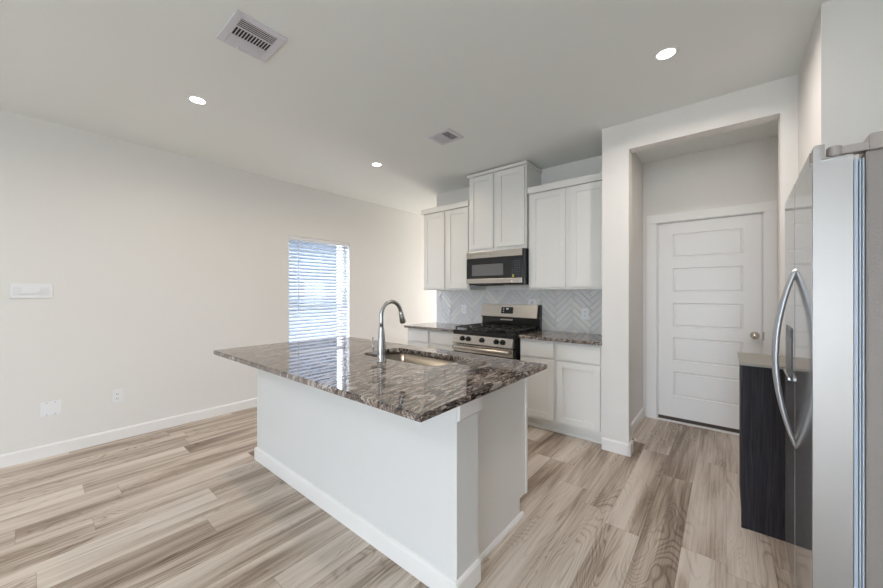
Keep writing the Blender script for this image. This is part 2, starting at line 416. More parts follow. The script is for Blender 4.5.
# casing, jamb and stop
cs = MB()
cs.box(-.660, DL - .012, YD - .018, YD + .001, 0, DT + .010, .003).box(DR_ + .012, .352, YD - .018, YD + .001, 0, DT + .010, .003).box(-.660, .352, YD - .018, YD + .001, DT + .010, 2.162, .003)
cs.box(DX0, DL - .004, YD, YD + .12, 0, DT + .01).box(DR_ + .004, DX1, YD, YD + .12, 0, DT + .01).box(DX0, DX1, YD, YD + .12, DT + .004, DZ)
cs.box(DX0, DL + .012, YD + .048, YD + .062, 0, DZ).box(DR_ - .012, DX1, YD + .048, YD + .062, 0, DZ).box(DX0, DX1, YD + .048, YD + .062, DT - .012, DZ).box(DX0, DX1, YD + .048, YD + .062, 0, .06)
cs.build('casing', M['trim'], door)
for z0, z1 in ((1.750, 1.850), (.99, 1.09), (.23, .33)):
    MB().cyl((DL - .004, YD - .004, z0), (DL - .004, YD - .004, z1), .007, seg=12).box(DL - .018, DL + .006, YD + .002, YD + .011, z0, z1).build('hinge', M['trim'], door)
hd = MB().lathe([(0, 0), (.032, 0), (.033, .005), (.028, .010), (.012, .013), (.011, .030), (.020, .036), (.029, .046), (.031, .056), (.027, .066), (.014, .071), (0, .072)], (.203, yf, .945), (0, -1, 0)).build('door_knob', M['knob'], door)
MB().box(DR_ + .006, DR_ + .016, YD - .020, YD - .012, .905, .985, .003).build('strike_plate', M['knob'], door)
MB().box(DL, DR_, yf + .004, yf + .033, .010, DB).build('door_sweep', M['brownseal'], door)
MB().box(DL - .02, DR_ + .02, YD - .020, YD + .10, 0, .012, .002).build('threshold', M['trim'], door)

# ---- spring door stop
ds = thing('door_stop', 'small spring door stop on the entry baseboard', 'door stop', (-.681, 3.40, .05))
pts = []
for i in range(161):
    t = i / 160; an = t * 2 * PI * 13
    pts.append((-.676 + .055 * t, 3.40 + .007 * math.cos(an), .052 + .007 * math.sin(an)))
part(MB().tube(pts, .0013, 6), 'spring', M['knob'], ds)
part(MB().cyl((-.681, 3.40, .052), (-.674, 3.40, .052), .012), 'mount', M['knob'], ds)
part(MB().cyl((-.622, 3.40, .052), (-.608, 3.40, .052), .009, bev=.002), 'tip', M['plastic'], ds)

# ------------------------------------------------------------------ shaker doors and cabinets
def shaker(x0, x1, y, z0, z1, rail=.057, t=.019, rec=.010):
    """shaker panel facing -Y, front face at y"""
    m = MB(); m.box(x0, x0 + rail, y, y + t, z0, z1, .0015, 1).box(x1 - rail, x1, y, y + t, z0, z1, .0015, 1)
    m.box(x0 + rail, x1 - rail, y, y + t, z0, z0 + rail, .0015, 1).box(x0 + rail, x1 - rail, y, y + t, z1 - rail, z1, .0015, 1)
    m.box(x0 + rail - .002, x1 - rail + .002, y + rec, y + t - .002, z0 + rail - .002, z1 - rail + .002)
    return m
def slab(x0, x1, y, z0, z1, t=.019): return MB().box(x0, x1, y, y + t, z0, z1, .002, 2)

def crown(x0, x1, yb, yf, z0, z1, p=.022, left=True, right=True):
    m = MB(); xl = x0 - (p if left else 0); xr = x1 + (p if right else 0)
    m.box(xl, xr, yf - p, yb, z0, z1, .002); return m

# wall cabinet left
YU = 3.379  # face-frame plane; doors sit in front
wc = thing('wall_cabinet', 'two-door white wall cabinet hanging left of the microwave', 'cabinet', (-2.74, YK, 1.371))
part(MB().box(-3.105, -2.362, YU, YK - .002, 1.371, 2.372), 'body', M['cab'], wc)
part(shaker(-3.088, -2.741, YU - .020, 1.390, 2.360), 'door', M['cab'], wc)
part(shaker(-2.697, -2.376, YU - .020, 1.390, 2.360), 'door', M['cab'], wc)
part(crown(-3.105, -2.362, YK - .002, YU - .016, 2.372, 2.438, .018, True, False), 'crown', M['cab'], wc)
# tall cabinet above microwave
wc = thing('wall_cabinet', 'raised white two-door cabinet above the microwave, reaching towards the ceiling', 'cabinet', (-1.98, YK, 1.81))
part(MB().box(-2.360, -1.622, YU - .012, YK - .002, 1.812, 2.695), 'body', M['cab'], wc)
part(shaker(-2.342, -2.022, YU - .032, 1.845, 2.682), 'door', M['cab'], wc)
part(shaker(-1.974, -1.642, YU - .032, 1.845, 2.682), 'door', M['cab'], wc)
part(crown(-2.360, -1.622, YK - .002, YU - .030, 2.694, 2.726, .014), 'crown', M['cab'], wc)
# right wall cabinet
wc = thing('wall_cabinet', 'two-door white wall cabinet right of the microwave, against the side wall', 'cabinet', (-1.2, YK, 1.371))
part(MB().box(-1.604, XS - .002, YU, YK - .002, 1.371, 2.372), 'body', M['cab'], wc)
part(shaker(-1.575, -1.212, YU - .020, 1.390, 2.360), 'door', M['cab'], wc)
part(shaker(-1.166, -.840, YU - .020, 1.390, 2.360), 'door', M['cab'], wc)
part(crown(-1.604, XS - .002, YK - .002, YU - .016, 2.372, 2.438, .018, False, False), 'crown', M['cab'], wc)

# base cabinets
YC = 3.182
bc = thing('base_cabinet', 'white base cabinet with two drawers and two doors, left of the gas range', 'cabinet', (-2.8, YK, 0))
part(MB().box(-3.215, -2.418, YC, YK - .002, .105, .884).box(-3.215, -2.418, YC + .075, YK - .002, 0, .105), 'body', M['cab'], bc)
for a, b_ in ((-3.190, -2.835), (-2.800, -2.440)):
    part(slab(a, b_, YC - .020, .722, .862), 'drawer', M['cab'], bc)
    part(shaker(a, b_, YC - .020, .135, .702), 'door', M['cab'], bc)
bc = thing('base_cabinet', 'white base cabinet with two drawers and two doors, between gas range and side wall', 'cabinet', (-1.2, YK, 0))
part(MB().box(-1.602, XS - .002, YC, YK - .002, .105, .884).box(-1.602, XS - .002, YC + .070, YK - .002, 0, .105), 'body', M['cab'], bc)
part(MB().prism([(YC + .055, 0), (YC + .070, 0), (YC + .070, .022), (YC + .064, .020), (YC + .056, .010)], 'x', -1.602, XS - .002), 'shoe_moulding', M['cab'], bc)
for a, b_ in ((-1.590, -1.252), (-1.222, -.840)):
    part(slab(a, b_, YC - .020, .716, .862), 'drawer', M['cab'], bc)
    part(shaker(a, b_, YC - .020, .130, .702), 'door', M['cab'], bc)

# worktops
def worktop(name, label, x0, x1, y0, y1, z0=.884, z1=.914):
    o = MB().box(x0, x1, y0, y1, z0, z1, .004, 2).build(name, M['granite'])
    return tag(o, label, 'countertop')
worktop('countertop', 'polished granite worktop on the left base cabinet', -3.235, -2.404, 3.135, YK - .011)
worktop('countertop', 'polished granite worktop between gas range and side wall', -1.601, XS - .002, 3.135, YK - .011)

# ------------------------------------------------------------------ backsplash
def herring():
    Wt, n = .052, 5; gap = .0022; th = .009
    x0, x1, z0, z1 = XP + .003, XS - .002, .9145, 1.373
    b = bmesh.new(); c45 = math.cos(PI / 4)
    rnd = random.Random(4)
    ctr = (-1.429, 1.147); L = n * Wt
    for kx in range(-90, 90):
        for mm in range(-14, 14):
            for typ in (0, 1):
                if typ == 0: u0, u1, v0, v1 = kx + 2 * n * mm, kx + 2 * n * mm + n, kx, kx + 1
                else: u0, u1, v0, v1 = kx + 2 * n * mm + n, kx + 2 * n * mm + n + 1, kx + 1 - n, kx + 1
                cu, cv = (u0 + u1) / 2 * Wt, (v0 + v1) / 2 * Wt
                X = ctr[0] + (cu - cv) * c45; Z = ctr[1] + (cu + cv) * c45
                if not (x0 - .2 < X < x1 + .2 and z0 - .2 < Z < z1 + .2): continue
                tx, tz = rnd.uniform(-.02, .02), rnd.uniform(-.02, .02)
                hu, hv = (u1 - u0) * Wt / 2 - gap / 2, (v1 - v0) * Wt / 2 - gap / 2
                rings = []
                for ins, y in ((0, 0), (0, -th + .0035), (.0055, -th)):
                    r_ = []
                    for su, sv in ((-1, -1), (1, -1), (1, 1), (-1, 1)):
                        a_, c_ = su * (hu - ins), sv * (hv - ins)
                        dy = (a_ * tx + c_ * tz * 2) if y else 0
                        r_.append(b.verts.new((X + (a_ - c_) * c45, YK - .0016 + y + dy, Z + (a_ + c_) * c45)))
                    rings.append(r_)
                for p_, q_ in zip(rings, rings[1:]):
                    for i in range(4): b.faces.new((p_[i], p_[(i + 1) % 4], q_[(i + 1) % 4], q_[i]))
                b.faces.new(rings[-1])
    for co, no in (((x0, 0, 0), (-1, 0, 0)), ((x1, 0, 0), (1, 0, 0)), ((0, 0, z0), (0, 0, -1)), ((0, 0, z1), (0, 0, 1))):
        bmesh.ops.bisect_plane(b, geom=b.verts[:] + b.edges[:] + b.faces[:], plane_co=co, plane_no=no, clear_outer=True)
    bmesh.ops.recalc_face_normals(b, faces=b.faces[:])
    m = MB(); m.join(b); return m
bs = thing('tile_backsplash', 'glossy pale grey herringbone tile backsplash behind range and worktops', 'backsplash', (-2.0, YK, .914))
part(herring(), 'tiles', M['tile'], bs)
part(MB().box(XP + .003, XS - .002, YK - .0068, YK - .0016, .9145, 1.370), 'grout', M['grout'], bs)

# ------------------------------------------------------------------ wall plates
def outlet(label, c, face, w=.072, h=.115, group=None, kind='duplex'):
    """face: '+x' (on the left wall) or '-y' (on the backsplash)"""
    t = thing('outlet' if kind != 'blank' else 'blank_wall_plate', label, 'outlet' if kind != 'blank' else 'wall plate', c)
    def B(u0, u1, v0, v1, d0, d1, bev=0):
        if face == '+x': return MB().box(c[0] + d0, c[0] + d1, c[1] + u0, c[1] + u1, c[2] + v0, c[2] + v1, bev)
        return MB().box(c[0] + u0, c[0] + u1, c[1] - d1, c[1] - d0, c[2] + v0, c[2] + v1, bev)
    part(B(-w / 2, w / 2, -h / 2, h / 2, 0, .006, .002), 'plate', M['plastic'], t)
    if kind == 'duplex':
        for s in (-1, 1):
            r_ = part(B(-.0165, .0165, s * .0195 - .0145, s * .0195 + .0145, .0062, .0082, .0009), 'receptacle', M['plastic'], t)
            mb = B(-.008, -.0055, s * .0195 - .003, s * .0195 + .006, .0083, .0087)
            for q in (B(.0055, .008, s * .0195 - .003, s * .0195 + .006, .0083, .0087), B(-.002, .002, s * .0195 - .010, s * .0195 - .006, .0083, .0087)):
                me = bpy.data.meshes.new('t'); q.bm.to_mesh(me); mb.bm.from_mesh(me)
            part(mb, 'slots', M['slot'], r_)
    if kind == 'blank':
        for s in (-1, 1):
            for q in (-1, 1):
                part(B(q * .023 - .003, q * .023 + .003, s * .048 - .003, s * .048 + .003, .006, .0072), 'screw', M['screw'], t)
    return t
outlet('white duplex outlet low on the left wall', (XL, .525, .398), '+x')
outlet('wide white blank wall plate low on the left wall, near the outlet', (XL, .125, .390), '+x', .118, .115, kind='blank')
outlet('white outlet on the tiles left of the gas range', (-2.700, YK - .010, 1.118), '-y', .075, .118)
outlet('white outlet on the tiles right of the gas range', (-1.137, YK - .010, 1.118), '-y', .075, .118)
t = thing('gas_outlet', 'small white square wall plate peeking above the range backguard', 'wall plate', (-1.725, YK - .010, 1.205))
part(MB().box(-1.772, -1.678, YK - .020, YK - .010, 1.14, 1.262, .003), 'plate', M['plastic'], t)
part(MB().lathe([(.019, 0), (.019, .006), (.012, .008), (.011, .004), (0, .004)], (-1.725, YK - .020, 1.222), (0, -1, 0)), 'socket', M['ventpaint'], t)
# thermostat style switch plate
t = thing('switch_plate', 'wide white switch plate with raised centre rocker at eye level on left wall', 'light switch', (XL, .028, 1.352))
part(MB().box(XL, XL + .010, -.086, .136, 1.294, 1.412, .003), 'plate', M['plastic'], t)
part(MB().box(XL + .010, XL + .013, -.068, .118, 1.322, 1.384, .001), 'frame', M['greyplastic'], t)
part(MB().prism([(-.026, 1.332), (.052, 1.332), (.066, 1.352), (.066, 1.386), (-.026, 1.386)], 'x', XL + .013, XL + .024, .0015), 'rocker', M['plastic'], t)

# ------------------------------------------------------------------ ceiling registers
def register(label, x0, x1, y0, y1):
    t = thing('ceiling_vent', label, 'air vent', ((x0 + x1) / 2, (y0 + y1) / 2, H), 'ceiling registers')
    part(MB().box(x0 + .02, x1 - .02, y0 + .02, y1 - .02, H - .003, H - .001), 'backing', M['slot'], t)
    f = MB(); fw = .036; zt = H - .009
    f.box(x0, x1, y0, y0 + fw, zt, H, .002).box(x0, x1, y1 - fw, y1, zt, H, .002).box(x0, x0 + fw, y0 + fw, y1 - fw, zt, H).box(x1 - fw, x1, y0 + fw, y1 - fw, zt, H)
    part(f, 'frame', M['ventpaint'], t)
    return t, x0 + fw, x1 - fw, y0 + fw, y1 - fw
def slat_along_y(mb, x, y0, y1, tilt, w=.014):
    dx, dz = w / 2 * math.cos(tilt), w / 2 * math.sin(tilt)
    mb.prism([(x - dx, H - .010 - dz), (x + dx, H - .010 + dz), (x + dx - .0012, H - .0085 + dz), (x - dx - .0012, H - .0085 - dz)], 'y', y0, y1)
t, a0, a1, b0, b1 = register('large white ceiling register nearest the camera, with three louver bands', -2.152, -1.858, .660, .915)
n_ = (a1 - a0) / 3
up = MB()
for i in range(5): slat_along_y(up, a1 - .006 - i * (n_ - .01) / 4.4, b0, b1, R(8), .0052)
part(up, 'louver', M['ventpaint'], t)
dn = MB()
for i in range(7): slat_along_y(dn, a0 + .004 + i * n_ / 6.6, b0, b1, R(32), .0088)
part(dn, 'louver', M['ventpaint'], t)
mid = MB()
for i in range(13):
    y = b0 + (b1 - b0) * i / 12
    mid.box(a0 + n_, a1 - n_, y - .0021, y + .0021, H - .010, H - .008)
mid.box(a0 + n_ - .004, a0 + n_, b0, b1, H - .012, H - .008).box(a1 - n_, a1 - n_ + .004, b0, b1, H - .012, H - .008)
part(mid, 'louver', M['ventpaint'], t)
part(MB().box(a0 - .022, a0 - .008, (b0 + b1) / 2 - .03, (b0 + b1) / 2 - .022, H - .022, H - .009, .001), 'lever', M['ventpaint'], t)
t, a0, a1, b0, b1 = register('smaller white ceiling register in front of the tall cabinet', -2.068, -1.815, 2.285, 2.510)
dn = MB()
for i in range(8): slat_along_y(dn, a0 + .006 + i * (a1 - a0 - .088) / 7, b0, b1, R(32), .0160)
part(dn, 'louver', M['ventpaint'], t)
up = MB()
for i in range(6): slat_along_y(up, a1 - .006 - i * .013, b0, b1, R(8), .0035)
part(up, 'louver', M['ventpaint'], t)

# ------------------------------------------------------------------ recessed lights
for lab, x, y, en, lc in (('round recessed ceiling light nearest the left wall, left of the large register', -2.96, .791, 8.5, (1, .85, .70)),
                  ('round recessed ceiling light in front of the entry opening', -.271, 2.388, 12.2, (1, .91, .86)),
                  ('small looking recessed ceiling light far over the passage, left of the small register', -2.939, 2.437, 7.6, (1, .84, .66)),
                  ('added, unseen recessed ceiling light over the living area behind the camera, left of its neighbour', -2.96, -1.6, 14.5, (.93, .96, 1)),  # this light and its neighbour are added to brighten the room, never in view
                  ('added, unseen recessed ceiling light over the living area behind the camera, right of its neighbour', -.271, -1.6, 14.5, (.93, .96, 1)),
                  ('added recessed ceiling light inside the entry, hidden behind the opening header', -.10, 3.55, 1.8, (1, .93, .82))):  # entry light added to brighten the recess; the header hides it
    t = thing('recessed_light', lab, 'ceiling light', (x, y, H), 'recessed ceiling lights')
    part(MB().lathe([(.045, -.001), (.047, -.004), (.060, -.004), (.064, 0)], (x, y, H)), 'trim_ring', M['plastic'], t)
    part(MB().lathe([(0, -.0042), (.040, -.0040), (.046, -.003)], (x, y, H)), 'lens', M['led'], t)
    l = bpy.data.lights.new('led_glow', 'AREA'); l.shape = 'DISK'; l.size = .09; l.energy = en; l.color = lc; l.spread = R(165)
    lo = bpy.data.objects.new('led_glow', l); COL.objects.link(lo); lo.parent = t; lo.location = (0, 0, -.012)

# ------------------------------------------------------------------ microwave
mw = thing('microwave', 'stainless and black over-the-range microwave under the raised cabinet', 'microwave', (-1.97, YK, 1.42))
x0, x1, yf_, z0, z1 = -2.352, -1.618, 3.300, 1.425, 1.806
part(MB().box(x0, x1, yf_ + .045, YK - .02, z0, z1, .004), 'body', M['black'], mw)
part(MB().box(x0, x1 - .022, yf_ - .004, yf_ + .04, z1 - .076, z1 - .002, .003), 'top_trim', M['steel'], mw)
part(MB().box(x0, -1.755, yf_ - .004, yf_ + .04, z0 + .018, z0 + .072, .003).box(-1.753, x1 - .022, yf_ - .004, yf_ + .04, z0 + .018, z0 + .072, .003), 'bottom_trim', M['steel'], mw)
dd = part(MB().box(x0, -1.755, yf_, yf_ + .042, z0 + .072, z1 - .078, .002), 'door', M['blackglass'], mw)
part(MB().box(-2.275, -1.865, yf_ - .0015, yf_ + .002, z0 + .105, z1 - .148, .0005), 'window', M['mesh_glass'], dd)
cp = part(MB().box(-1.753, x1 - .022, yf_, yf_ + .042, z0 + .072, z1 - .078, .002), 'control_panel', M['blackglass'], mw)
kb = MB()
for i in range(7):
    for j in range(3):
        kb.box(-1.735 + j * .027, -1.718 + j * .027, yf_ - .0012, yf_ + .001, z0 + .105 + i * .024, z0 + .112 + i * .024)
part(kb, 'keys', M['key'], cp)
part(MB().box(-1.752, -1.738, yf_ - .002, yf_, z0 + .080, z0 + .108), 'sticker', M['yellow'], cp)
part(MB().box(x1 - .021, x1, yf_, yf_ + .042, z0 + .012, z1 - .002, .003), 'side_trim', M['black'], mw)
gr = MB()
for i in range(10): gr.box(x0 + .09 + i * .03, x0 + .11 + i * .03, yf_ + .06, yf_ + .20, z0 - .006, z0)
part(gr, 'vent_grille', M['slot'], mw)

# ------------------------------------------------------------------ gas range
rg = thing('gas_range', 'stainless gas range with black cooktop and five black knobs', 'stove', (-2.01, YK, 0))
x0, x1 = -2.398, -1.622
part(MB().box(x0, x1, 3.165, 3.715, .06, .895, .003), 'body', M['black'], rg)
for sx in (x0 + .05, x1 - .05):
    for sy in (3.22, 3.66): part(MB().cyl((sx, sy, 0), (sx, sy, .062), .018), 'foot', M['black'], rg)
part(MB().box(x0, x1 - .0, 3.100, 3.66, .872, .920, .006), 'cooktop', M['black'], rg)
part(MB().prism([(3.102, .871), (3.165, .871), (3.165, .772), (3.092, .772), (3.088, .780)], 'x', x0 + .004, x1 - .022, .002), 'control_panel', M['steel'], rg)
for kx in (-2.262, -2.182, -2.006, -1.829, -1.755):
    kb = part(MB().lathe([(.027, 0), (.027, .004), (.023, .008), (.022, .026), (.019, .030), (0, .030)], (kx, 3.096, .832), (0, -1, -.12)), 'knob', M['black'], rg)
    part(MB().box(kx - .0045, kx + .0045, 3.058, 3.070, .813, .849, .002), 'grip', M['black'], kb)
od = part(MB().box(x0 + .004, x1 - .004, 3.112, 3.160, .215, .764, .004), 'oven_door', M['blackglass'], rg)
part(MB().box(x0 + .004, x1 - .022, 3.104, 3.113, .682, .764, .002), 'door_band', M['steel'], od)
hp = [(x0 + .03 + (x1 - x0 - .075) * i / 24, 3.066 - .012 * math.sin(PI * i / 24), .733) for i in range(25)]
part(MB().tube(hp, .020, 14).cyl((x0 + .055, 3.066, .733), (x0 + .055, 3.110, .733), .011).cyl((x1 - .075, 3.066, .733), (x1 - .075, 3.110, .733), .011), 'handle', M['steel'], od)
part(MB().box(x0 + .004, x1 - .022, 3.110, 3.160, .065, .205, .004), 'drawer', M['steel'], rg)
# grates (three) with fingers, burners
for gx0, gx1 in ((x0 + .018, -2.145), (-2.140, -1.872), (-1.867, x1 - .018)):
    g = MB(); y0, y1 = 3.135, 3.618; zt = .952; r_ = .0065
    def bar(a, b_): g.box(min(a[0], b_[0]) - r_, max(a[0], b_[0]) + r_, min(a[1], b_[1]) - r_, max(a[1], b_[1]) + r_, zt - .009, zt + .004, .002, 1)
    bar((gx0, y0), (gx1, y0)); bar((gx0, y1), (gx1, y1)); bar((gx0, y0), (gx0, y1)); bar((gx1, y0), (gx1, y1))
    cx = (gx0 + gx1) / 2; my = (y0 + y1) / 2; bar((gx0, my), (gx1, my))
    for cy in ((y0 + my) / 2, (my + y1) / 2):
        bar((gx0, cy), (cx - .028, cy)); bar((cx + .028, cy), (gx1, cy))
        bar((cx, y0 if cy < my else my), (cx, cy - .028)); bar((cx, cy + .028), (cx, my if cy < my else y1))
    for fx in (gx0 + .004, gx1 - .004):
        for fy in (y0, my, y1): g.box(fx - .007, fx + .007, fy - .007, fy + .007, .921, zt - .005)
    part(g, 'grate', M['iron'], rg)
    for cy in ((y0 + my) / 2, (my + y1) / 2):
        bb = part(MB().lathe([(.048, 0), (.046, .010), (.036, .012), (.036, .016), (.032, .019), (0, .020)], (cx, cy, .921)), 'burner', M['iron'], rg)
# backguard
part(MB().box(x0 + .03, x1 + .016, 3.665, 3.722, .890, 1.075), 'backguard_base', M['black'], rg)
bgp = part(MB().prism([(3.632, 1.052), (3.662, 1.196), (3.722, 1.200), (3.722, 1.040), (3.640, 1.040)], 'x', x0 + .030, x1 - .008, .003), 'backguard', M['steel'], rg)
part(MB().prism([(3.640, 1.036), (3.664, 1.197), (3.722, 1.201), (3.722, 1.036)], 'x', x1 - .007, x1 + .018, .002), 'end_cap', M['black'], bgp)
part(MB().box(-2.106, -1.943, 3.655, 3.666, 1.008, 1.024, .002), 'vent_strip', M['steel'], rg)
def onbg(u0, u1, v0, v1, d):   # patch lying on the sloped backguard face
    sl_ = (3.662 - 3.632) / (1.196 - 1.052)
    Yv = lambda v: 3.632 + (v - 1.052) * sl_
    return MB().prism([(Yv(v0) - d, v0), (Yv(v1) - d, v1), (Yv(v1) + .002, v1), (Yv(v0) + .002, v0)], 'x', u0, u1)
dp = part(onbg(-2.086, -1.931, 1.090, 1.166, .003), 'display', M['blackglass'], bgp)
part(onbg(-2.020, -1.990, 1.140, 1.152, .004), 'digits', M['display'], dp)
kk = MB()
for i in range(3):
    for s in (-2.060,): kk.join(onbg(s, s + .012, 1.110 + i * .018, 1.116 + i * .018, .004).bm)
part(kk, 'keys', M['plastic'], dp)

# ------------------------------------------------------------------ island
isl = thing('kitchen_island', 'white kitchen island base with panelled end and baseboard, in the room centre', 'kitchen island', (-1.9, 1.55, 0))
IX0, IX1, IY0, IY1 = -2.905, -.893, 1.181, 1.345
part(MB().box(IX0, IX1, IY0, IY1, 0, .884), 'knee_wall', M['island'], isl)
b = MB(); bb_x(b, IY0, IX0 - .003, IX1 + .003, -1); bb_y(b, IX1, IY0 - .015, IY1 + .002, 1); bb_y(b, IX0, IY0 - .015, IY1, -1)
part(b, 'baseboard', M['trim'], isl)
part(MB().box(IX1 - .01, IX1 + .014, IY0 + .004, IY1 + .016, .792, .884, .002).prism([(IX1, .780), (IX1 + .014, .792), (IX1, .792)], 'y', IY0 + .004, IY1 + .016), 'capital_trim', M['trim'], isl)
# cabinet carcass behind, with a void for the sink bowl
cx0, cx1, cy0, cy1 = IX0 + .02, -.960, IY1, 1.955
part(MB().box(cx0, cx1, cy0, 1.45, .104, .884).box(cx0, -2.02, 1.45, cy1, .104, .884).box(-1.24, cx1, 1.45, cy1, .104, .884).box(-2.02, -1.24, 1.45, cy1, .104, .60).box(-2.02, -1.24, 1.87, cy1, .60, .884).box(cx0, cx1 - .0, cy0, 1.885, 0, .104), 'carcass', M['cab'], isl)
part(MB().prism([(cy0, .0), (1.885, .0), (1.885, .104), (1.975, .104), (1.975, .884), (cy0, .884)], 'x', cx1, cx1 + .008, .001).box(cx1 + .004, cx1 + .013, 1.955, 1.978, .104, .884, .001), 'end_panel', M['cab'], isl)
part(MB().prism([(cx1 + .008, 0), (cx1 + .024, 0), (cx1 + .023, .010), (cx1 + .016, .020), (cx1 + .008, .022)], 'y', cy0 + .004, 1.91), 'shoe_moulding', M['trim'], isl)
w_ = (cx1 - cx0) / 5
for i in range(5):
    a, c_ = cx0 + i * w_ + .008, cx0 + (i + 1) * w_ - .008
    d_ = shaker(a, c_, -1.975, .13, .70); me = bpy.data.meshes.new('door'); d_.bm.to_mesh(me); me.transform(Matrix.Diagonal((1, -1, 1, 1))); me.flip_normals()
    me.transform(Matrix.Translation(-isl.location)); me.materials.append(M['cab']); o = bpy.data.objects.new('door', me); COL.objects.link(o); o.parent = isl
    part(MB().box(a, c_, 1.956, 1.975, .716, .862, .002), 'drawer', M['cab'], isl)

# island worktop with rounded sink cut-out
def rrect(x0, x1, y0, y1, r, n=8):
    pts = []
    for cx_, cy_, a0_ in ((x1 - r, y1 - r, 0), (x0 + r, y1 - r, 90), (x0 + r, y0 + r, 180), (x1 - r, y0 + r, 270)):
        for i in range(n + 1):
            a_ = R(a0_ + 90 * i / n); pts.append((cx_ + r * math.cos(a_), cy_ + r * math.sin(a_)))
    return pts
SX0, SX1, SY0, SY1 = -1.965, -1.285, 1.475, 1.830
hole = rrect(SX0, SX1, SY0, SY1, .085)
b = bmesh.new(); TX0, TX1, TY0, TY1 = -2.911, -.822, .877, 1.982
def plate(z, ob, inn):
    ov = [b.verts.new((x, y, z)) for x, y in ob]; iv = [b.verts.new((x, y, z)) for x, y in inn]; return ov, iv
n = 9 * 4
outer = []
for (x, y) in hole:        # project each hole vertex outwards to the slab rectangle
    cxh, cyh = (SX0 + SX1) / 2, (SY0 + SY1) / 2
    outer.append((x, y))
# ring built by splitting the slab into four trapezia around the hole
rings = {}
for key, z in (('t', .914), ('b', .884)):
    rings[key] = dict(h=[b.verts.new((x, y, z)) for x, y in hole],
                      c=[b.verts.new(c) for c in ((TX1, TY1, z), (TX0, TY1, z), (TX0, TY0, z), (TX1, TY0, z))])
N_ = 9
for key, fl in (('t', False), ('b', True)):
    h, c = rings[key]['h'], rings[key]['c']
    for q in range(4):
        seg = h[q * N_:(q + 1) * N_]
        for i in range(len(seg) - 1):
            f = (c[q], seg[i + 1], seg[i]); b.faces.new(f if not fl else f[::-1])
        nx = h[((q + 1) * N_) % len(h)]
        f = (c[q], c[(q + 1) % 4], nx, seg[-1]); b.faces.new(f if not fl else f[::-1])
th, bh = rings['t'], rings['b']
for i in range(4):
    j = (i + 1) % 4; b.faces.new((th['c'][i], bh['c'][i], bh['c'][j], th['c'][j]))
for i in range(len(hole)):
    j = (i + 1) % len(hole); b.faces.new((th['h'][i], th['h'][j], bh['h'][j], bh['h'][i]))
bmesh.ops.recalc_face_normals(b, faces=b.faces[:])
es = [e for e in b.edges if all((abs(v.co.x - TX0) < 1e-5 or abs(v.co.x - TX1) < 1e-5 or abs(v.co.y - TY0) < 1e-5 or abs(v.co.y - TY1) < 1e-5) for v in e.verts)
      and len(e.link_faces) == 2 and e.calc_face_angle(0) > .5]
bmesh.ops.bevel(b, geom=es, offset=.004, segments=2, affect='EDGES')
mm_ = MB(); mm_.join(b)
tag(mm_.build('countertop', M['granite']), 'large polished brown granite island top with a sink cut-out', 'countertop')

# sink bowl
b = bmesh.new(); prof = [(.012, .884), (.012, .880), (-.002, .880), (.004, .72), (.018, .695), (.06, .682)]
rs = []
for ins, z in prof:
    e = -.012 if (ins, z) in prof[:2] else ins
    e = {0: -.020, 1: -.020}.get(prof.index((ins, z)), ins)
    rs.append([b.verts.new((x, y, z - .0005)) for x, y in rrect(SX0 + e, SX1 - e, SY0 + e, SY1 - e, max(.085 - e * .3, .03))])
for p_, q_ in zip(rs[1:], rs[2:]):
    for i in range(len(p_)):
        j = (i + 1) % len(p_); f = b.faces.new((p_[i], p_[j], q_[j], q_[i])); f.smooth = True
b.faces.new(rs[-1])
for v in rs[0]: b.verts.remove(v)
bmesh.ops.recalc_face_normals(b, faces=b.faces[:])
geo = bmesh.ops.solidify(b, geom=b.faces[:], thickness=.0015)
sk = thing('kitchen_sink', 'stainless undermount sink set in the island top', 'sink', ((SX0 + SX1) / 2, (SY0 + SY1) / 2, .68))
mm_ = MB(); mm_.join(b); part(mm_, 'bowl', M['sink'], sk)
part(MB().lathe([(.046, .004), (.040, .005), (.034, .001), (.008, .0015), (0, .004)], (-1.62, 1.66, .680)), 'drain', M['chrome'], sk)

# faucet
FX, FY = -1.634, 1.392
fc = thing('kitchen_faucet', 'tall nickel gooseneck pull-down faucet on the island top beside the sink', 'faucet', (FX, FY, .914))
part(MB().lathe([(0, 0), (.031, 0), (.031, .006), (.028, .010), (.0265, .05), (.0255, .10), (.0225, .14), (.018, .190), (.0150, .212), (.0145, .215), (0, .215)], (FX, FY, .914)), 'faucet_body', M['chrome'], fc)
pts = [(FX, FY, 1.12), (FX, FY, 1.16), (FX, FY, 1.195)]; rr = .082; zc = 1.200
for i in range(0, 25):
    a_ = PI - (PI * 0.93) * i / 24
    pts.append((FX, FY + rr + rr * math.cos(a_), zc + rr * math.sin(a_)))
part(MB().tube(pts, .0125, 16, up=(1, 0, 0)), 'neck', M['chrome'], fc)
e_ = Vector(pts[-1]); dr_ = (Vector(pts[-1]) - Vector(pts[-2])).normalized()
sp = part(MB().tube([e_ - dr_ * .002, e_ + dr_ * .006, e_ + dr_ * .03, e_ + dr_ * .072, e_ + dr_ * .078], [.0135, .0150, .0165, .0205, .0180], 20, up=(1, 0, 0)), 'spray_head', M['chrome'], fc)
part(MB().tube([e_ + dr_ * .078, e_ + dr_ * .081], .0155, 16, up=(1, 0, 0)), 'nozzle', M['rubber'], sp)
part(MB().box(e_.x - .006, e_.x + .006, e_.y + .015, e_.y + .022, e_.z - .045, e_.z - .015, .002), 'spray_button', M['rubber'], sp)
hb = part(MB().cyl((FX - .020, FY, .958), (FX - .086, FY, .958), .0125, bev=.002), 'valve', M['chrome'], fc)
